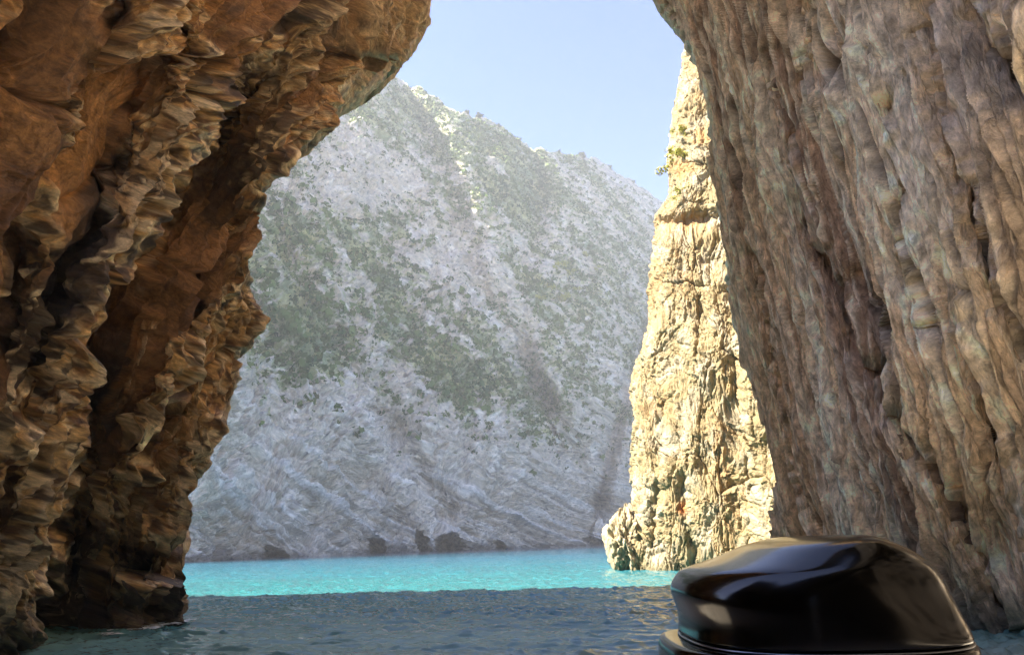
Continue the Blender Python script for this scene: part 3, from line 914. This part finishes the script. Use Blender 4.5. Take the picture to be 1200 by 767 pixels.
# ------------------------------------------------------------------ water
def build_water():
    az_f = np.radians(np.arange(-42, 42.01, 0.13))
    az_c = np.radians(np.arange(48, 313, 6.0))
    az = np.concatenate([az_f, az_c])
    r = np.concatenate([[0.4, 1.2, 2.0, 2.6], np.exp(np.linspace(math.log(3.0), math.log(90), 800)), np.exp(np.linspace(math.log(95), math.log(700), 40))])
    Rg, Ag = np.meshgrid(r, az, indexing='ij')
    x = Rg * np.sin(Ag); y = Rg * np.cos(Ag)
    fade = np.clip(1.2 - Rg / 120, 0, 1)
    fine = np.cos(Ag) > 0.70
    patchy = 0.35 + 1.0 * smooth(-0.2, 0.5, fbm(x * 0.12, y * 0.22, 2, 507))
    z = 0.05 * fbm(x * 0.45 + 0.1 * y, y * 0.75, 2, 501) + 0.09 * (crest(x * 0.8 + 0.25 * y, y * 1.7, 4, 2, 503) - 0.35) \
        + 0.085 * (crest(x * 1.7 + 0.3 * y, y * 3.4 + 0.4 * x, 4, 2, 505) - 0.35) * patchy * np.clip(1.1 - Rg / 90, 0, 1)
    z = z * fade * fine
    P = np.stack([x, y, z], -1)
    me = grid_mesh('water', P, None, flip=True, wrap=True)
    # inner disc
    m, nt, b, N, L = new_mat('sea_water')
    g = N('ShaderNodeNewGeometry')
    sep = N('ShaderNodeSeparateXYZ'); L(g.outputs['Position'], sep.inputs[0])
    # colour of the sea over pale sand, deepening outwards
    nz = N('ShaderNodeTexNoise'); nz.inputs['Scale'].default_value = 0.06; nz.inputs['Detail'].default_value = 3
    mp = N('ShaderNodeMapping'); mp.inputs['Scale'].default_value = (0.5, 1.6, 1)
    L(g.outputs['Position'], mp.inputs['Vector']); L(mp.outputs[0], nz.inputs['Vector'])
    ad = N('ShaderNodeMath'); ad.operation = 'MULTIPLY_ADD'; ad.inputs[1].default_value = 50.0
    L(nz.outputs['Fac'], ad.inputs[0]); L(sep.outputs['Y'], ad.inputs[2])
    mr = N('ShaderNodeMapRange'); mr.inputs[1].default_value = 25; mr.inputs[2].default_value = 185
    L(ad.outputs[0], mr.inputs[0])
    cr = N('ShaderNodeValToRGB')
    cr.color_ramp.elements[0].position = 0.0; cr.color_ramp.elements[0].color = (0.34, 0.58, 0.53, 1)  # nearest stop paled to lift the shaded foreground water
    cr.color_ramp.elements[1].position = 1.0; cr.color_ramp.elements[1].color = (0.012, 0.075, 0.14, 1)
    e = cr.color_ramp.elements.new(0.11); e.color = (0.025, 0.125, 0.13, 1)
    e = cr.color_ramp.elements.new(0.45); e.color = (0.012, 0.112, 0.168, 1)
    L(mr.outputs[0], cr.inputs[0])
    # water beside and behind the boat painted pale, warming the light it bounces
    ms = N('ShaderNodeMapRange'); ms.inputs[1].default_value = 5.0; ms.inputs[2].default_value = 10.0
    L(sep.outputs['Y'], ms.inputs[0])
    mxs = N('ShaderNodeMix'); mxs.data_type = 'RGBA'
    mxs.inputs[6].default_value = (0.56, 0.50, 0.395, 1)
    L(ms.outputs[0], mxs.inputs[0]); L(cr.outputs[0], mxs.inputs[7]); L(mxs.outputs[2], b.inputs['Base Color'])
    # ripples
    mp2 = N('ShaderNodeMapping'); mp2.inputs['Scale'].default_value = (0.8, 1.5, 1); mp2.inputs['Rotation'].default_value = (0, 0, 0.15)
    L(g.outputs['Position'], mp2.inputs['Vector'])
    n1 = N('ShaderNodeTexNoise'); n1.inputs['Scale'].default_value = 1.4; n1.inputs['Detail'].default_value = 5; n1.inputs['Roughness'].default_value = 0.55
    L(mp2.outputs[0], n1.inputs['Vector'])
    n2 = N('ShaderNodeTexNoise'); n2.inputs['Scale'].default_value = 0.35; n2.inputs['Detail'].default_value = 3
    L(mp2.outputs[0], n2.inputs['Vector'])
    a2 = N('ShaderNodeMath'); a2.operation = 'MULTIPLY_ADD'; a2.inputs[1].default_value = 1.6
    L(n2.outputs['Fac'], a2.inputs[0]); L(n1.outputs['Fac'], a2.inputs[2])
    bp = N('ShaderNodeBump'); bp.inputs['Strength'].default_value = 0.9; bp.inputs['Distance'].default_value = 0.08
    L(a2.outputs[0], bp.inputs['Height']); L(bp.outputs[0], b.inputs['Normal'])
    b.inputs['Roughness'].default_value = 0.02
    b.inputs['IOR'].default_value = 1.333
    o = link('water', me, m)
    tag(o, kind='structure')


def build_foam():
    V = []; Fc = []; cnt = []
    for k in range(150):
        t = RNG.random()
        px0 = 120 + 100 * t + RNG.normal() * 4; py0 = 743 - 19 * t + abs(RNG.normal()) * 3.0
        d = ray(px0, py0); p = CAM + d * (-CAM[2] / d[2])
        m = int(RNG.integers(7, 12)); r0 = 0.015 + 0.07 * RNG.random() ** 2
        o = len(V)
        for q in range(m):
            an = q / m * 2 * math.pi
            rr = r0 * (0.5 + RNG.random())
            V.append((p[0] + 1.9 * rr * math.cos(an), p[1] + 0.8 * rr * math.sin(an), 0.035 + 0.012 * RNG.random()))
        Fc += list(range(o, o + m)); cnt.append(m)
    o = link('foam', raw_mesh('foam', np.array(V), np.array(Fc), cnt, True), plain_material('sea_foam', (0.75, 0.8, 0.8), 0.7))
    tag(o, 'thin white foam where the water laps the orange-brown cave rock', 'foam', kind='stuff')


# ------------------------------------------------------------------ outboard motor
def ring(px0, px1, py, tc, half, n=96, expo=2.7):
    """one level of the motor's hood: a rounded loop whose outline spans the traced width"""
    an = np.linspace(0, 2 * math.pi, n, endpoint=False)
    ca, sa = np.cos(an), np.sin(an)
    u = np.sign(ca) * np.abs(ca) ** (2 / expo); v = np.sign(sa) * np.abs(sa) ** (2 / expo)
    t0, t1 = px0, px1
    for _ in range(6):
        d0 = ray(t0, py); d1 = ray(t1, py)
        p0 = CAM + d0 * (tc / d0[1]); p1 = CAM + d1 * (tc / d1[1])
        c = (p0 + p1) / 2
        pts = c[None] + u[:, None] * np.array([(p1 - p0)[0] / 2, 0.0, 0.0]) + v[:, None] * np.array([0, half, 0.0])
        q = pts - CAM
        sx = 600 + FPX * (q @ RV) / (q @ F)
        t0 += px0 - sx.min(); t1 += px1 - sx.max()
    return pts


def loft(rings, cap0=True, cap1=True):
    P = np.array(rings); nr, n = P.shape[:2]
    V = P.reshape(-1, 3); idx = np.arange(nr * n).reshape(nr, n)
    nx = np.roll(idx, -1, 1)
    q = np.stack([idx[:-1], nx[:-1], nx[1:], idx[1:]], -1).reshape(-1, 4)
    faces = [tuple(f) for f in q]
    if cap0:
        faces.append(tuple(idx[0][::-1]))
    if cap1:
        faces.append(tuple(idx[-1]))
    return V, faces


def loft_obj(name, rings, mat, parent, origin, cap0=True, cap1=True, sub=0):
    V, faces = loft(rings, cap0, cap1)
    me = bpy.data.meshes.new(name); me.from_pydata((V - origin).tolist(), [], faces); me.update()
    bm = bmesh.new(); bm.from_mesh(me)
    bmesh.ops.recalc_face_normals(bm, faces=bm.faces); bm.to_mesh(me); bm.free()
    me.polygons.foreach_set('use_smooth', np.ones(len(me.polygons), bool))
    o = link(name, me, mat, parent)
    if sub:
        md = o.modifiers.new('s', 'SUBSURF'); md.levels = sub; md.render_levels = sub
    return o


def build_motor():
    black = plain_material('black_gloss_cowl', (0.052, 0.05, 0.05), 0.15, 1.0, 0.0, 0.5, 14)
    dark = plain_material('black_satin', (0.012, 0.012, 0.013), 0.25, 0, 0.2, 0.3, 20)
    steel = plain_material('bright_trim', (0.3, 0.31, 0.33), 0.3, 1.0)
    alu = plain_material('painted_aluminium', (0.03, 0.032, 0.035), 0.35)
    TC = 1.78
    org = np.array([0.70, TC, 0.0])
    root = bpy.data.objects.new('outboard_motor', None); COL.objects.link(root); root.location = org
    tag(root, 'glossy black outboard motor with its rounded hood reflecting the sky', 'outboard motor')
    prof = [(626.8, 930, 995, .15), (627.6, 912, 1012, .20), (629.5, 898, 1026, .235), (633, 884, 1038, .258), (638, 866, 1054, .272), (645, 853, 1068, .283), (651, 838, 1079, .289),
            (657, 821, 1088, .294), (662, 804, 1094, .297), (666, 796, 1098, .298), (672, 791, 1103, .300), (681, 786, 1109, .302), (690, 785, 1114, .303),
            (700, 788, 1120, .304), (712, 793, 1127, .304), (724, 795, 1135, .304), (735, 795, 1141, .304), (741, 794, 1143, .303), (742.5, 796, 1141, .299)]
    loft_obj('upper_cowl', [ring(a, b, y, TC, h, expo=float(np.interp(y, [627, 655, 690, 720], [2.0, 2.05, 2.5, 2.8]))) for y, a, b, h in prof], black, root, org, True, True, 1)
    seam = [(742.8, 800, 1138, .294), (743.0, 794, 1144, .304), (744.8, 794, 1144, .304), (745.0, 800, 1138, .294)]
    loft_obj('seam_trim', [ring(a, b, y, TC, h) for y, a, b, h in seam], steel, root, org)
    low = [(745.4, 778, 1145, .308), (747, 773, 1148, .312), (752, 771.5, 1150, .314), (767, 771, 1154, .315), (800, 774, 1156, .31), (830, 785, 1140, .29),
           (850, 815, 1110, .25), (865, 850, 1070, .21), (880, 880, 1040, .17)]
    loft_obj('lower_cowl', [ring(a, b, y, TC, h) for y, a, b, h in low], black, root, org, True, True, 1)
    mid = [(878, 895, 1030, .16), (930, 900, 1020, .13), (1000, 905, 1015, .115), (1120, 910, 1010, .11), (1250, 912, 1008, .11)]
    loft_obj('leg_housing', [ring(a, b, y, TC, h) for y, a, b, h in mid], dark, root, org, True, True, 1)
    # plate, gearcase and propeller under the surface
    def bmobj(name, fn, mat):
        bm = bmesh.new(); fn(bm)
        me = bpy.data.meshes.new(name); bm.to_mesh(me); bm.free()
        me.polygons.foreach_set('use_smooth', np.ones(len(me.polygons), bool))
        return link(name, me, mat, root)
    cx = (ray(960, 1250) * (TC / ray(960, 1250)[1]) + CAM)[0] - org[0]

    def plate(bm):
        bmesh.ops.create_cone(bm, cap_ends=True, segments=40, radius1=0.2, radius2=0.19, depth=0.012,
                              matrix=Matrix.Translation((cx, 0.1, -0.10)) @ Matrix.Diagonal((0.7, 1.5, 1, 1)))
    bmobj('anti_ventilation_plate', plate, dark)

    def gear(bm):
        bmesh.ops.create_uvsphere(bm, u_segments=28, v_segments=18, radius=0.07,
                                  matrix=Matrix.Translation((cx, 0.05, -0.34)) @ Matrix.Diagonal((0.9, 3.4, 1, 1)))
        bmesh.ops.create_cube(bm, size=1, matrix=Matrix.Translation((cx, 0.02, -0.2)) @ Matrix.Diagonal((0.05, 0.2, 0.3, 1)))
    bmobj('gearcase', gear, dark)

    def prop(bm):
        bmesh.ops.create_cone(bm, cap_ends=True, segments=24, radius1=0.05, radius2=0.035, depth=0.12,
                              matrix=Matrix.Translation((cx, 0.34, -0.34)) @ Matrix.Rotation(-math.pi / 2, 4, 'X'))
        for k in range(3):
            m0 = Matrix.Translation((cx, 0.34, -0.34)) @ Matrix.Rotation(k * 2.094, 4, 'Y') @ Matrix.Translation((0, 0, 0.1)) @ Matrix.Rotation(0.5, 4, 'Z') @ Matrix.Diagonal((0.06, 0.008, 0.09, 1))
            bmesh.ops.create_uvsphere(bm, u_segments=16, v_segments=10, radius=1, matrix=m0)
    bmobj('propeller', prop, alu)

    def bracket(bm):
        for sx in (-0.11, 0.11):
            bmesh.ops.create_cube(bm, size=1, matrix=Matrix.Translation((cx + sx, -0.24, 0.42)) @ Matrix.Rotation(0.12, 4, 'X') @ Matrix.Diagonal((0.03, 0.16, 0.42, 1)))
        bmesh.ops.create_cone(bm, cap_ends=True, segments=20, radius1=0.03, radius2=0.03, depth=0.3,
                              matrix=Matrix.Translation((cx, -0.2, 0.58)) @ Matrix.Rotation(math.pi / 2, 4, 'Y'))
        bmesh.ops.bevel(bm, geom=bm.edges[:], offset=0.004, segments=2, affect='EDGES', clamp_overlap=True)
    bmobj('clamp_bracket', bracket, alu)


# ------------------------------------------------------------------ light, air, camera
def build_world():
    el, az = math.radians(47), math.radians(98)      # azimuth to the left of straight ahead
    sdir = Vector((-math.sin(az) * math.cos(el), math.cos(az) * math.cos(el), math.sin(el)))
    w = bpy.data.worlds.new('World'); sc.world = w; w.use_nodes = True
    nt = w.node_tree
    sky = nt.nodes.new('ShaderNodeTexSky'); sky.sky_type = 'NISHITA'; sky.sun_disc = False
    sky.sun_elevation = el; sky.sun_rotation = -az
    sky.air_density = 1.0; sky.dust_density = 0.2; sky.ozone_density = 3.0
    bg = nt.nodes['Background']; bg.inputs[1].default_value = 0.05
    tint = nt.nodes.new('ShaderNodeVectorMath'); tint.operation = 'MULTIPLY'
    tint.inputs[1].default_value = (0.65, 0.76, 1.09)
    nt.links.new(sky.outputs[0], tint.inputs[0]); nt.links.new(tint.outputs[0], bg.inputs[0])
    ld = bpy.data.lights.new('sun', 'SUN'); ld.energy = 5.0; ld.angle = math.radians(0.53); ld.color = (1.0, 0.93, 0.82)
    lo = bpy.data.objects.new('sun', ld); COL.objects.link(lo)
    lo.rotation_euler = sdir.to_track_quat('Z', 'Y').to_euler()
    lo.location = (-40, 20, 60)
    # sunlit haze over the bay
    m = bpy.data.materials.new('sea_haze'); m.use_nodes = True
    nt = m.node_tree
    for n_ in list(nt.nodes):
        if n_.type == 'BSDF_PRINCIPLED':
            nt.nodes.remove(n_)
    pv = nt.nodes.new('ShaderNodeVolumePrincipled')
    pv.inputs['Color'].default_value = (0.93, 0.96, 1.0, 1)
    pv.inputs['Density'].default_value = HAZE
    pv.inputs['Anisotropy'].default_value = 0.15
    nt.links.new(pv.outputs[0], nt.nodes['Material Output'].inputs['Volume'])
    bm = bmesh.new(); bmesh.ops.create_cube(bm, size=1)
    me = bpy.data.meshes.new('haze'); bm.to_mesh(me); bm.free()
    o = link('haze', me, m)
    o.scale = (1420, 1420, HTOP + 6); o.location = (0, 0, (HTOP - 6) / 2)
    tag(o, kind='stuff')


HAZE = 0.0005
HTOP = 258.0


def build_camera():
    cd = bpy.data.cameras.new('camera'); cd.sensor_width = 36; cd.lens = FPX / 1200 * 36
    cd.clip_start = 0.05; cd.clip_end = 20000
    co = bpy.data.objects.new('camera', cd); COL.objects.link(co)
    M = Matrix(((RV[0], UV[0], -F[0], CAM[0]), (RV[1], UV[1], -F[1], CAM[1]), (RV[2], UV[2], -F[2], CAM[2]), (0, 0, 0, 1)))
    co.matrix_world = M
    sc.camera = co


build_left()
build_right()
cliff = build_cliff()
mt = build_mountain()
print('MTOP', mt[0][..., 2].max(), np.abs(mt[0][..., :2]).max())
build_plants(*mt)
build_cliff_plants(*cliff)
cl_mat = rock_material('boulder_limestone', 4.5, 2.6, 0.10, var=0.38)
kp = CAM + ray(733, 638) * 34.6
tag(noisy_rock('boulder', kp, (0.88, 1.3, 1.45), cl_mat, (0.37, 0.30, 0.18), 600, 6, 0.3),
    'rounded cream boulder leaning on the foot of the sunlit cliff at the waterline', 'boulder')
build_water()
build_foam()
build_motor()
build_world()
build_camera()

sc.view_settings.view_transform = 'Standard'
sc.view_settings.look = 'None'
sc.view_settings.gamma = 1.0
sc.view_settings.exposure = 2.65
sc.view_settings.use_curve_mapping = False
cy = sc.cycles
cy.max_bounces = 7; cy.diffuse_bounces = 4; cy.glossy_bounces = 4; cy.transmission_bounces = 2
cy.volume_bounces = 0
cy.use_denoising = True
cy.sample_clamp_indirect = 2.5
cy.caustics_reflective = False; cy.caustics_refractive = False
cy.use_adaptive_sampling = False
cy.use_guiding = True; cy.use_surface_guiding = True; cy.use_volume_guiding = False
cy.guiding_training_samples = 64
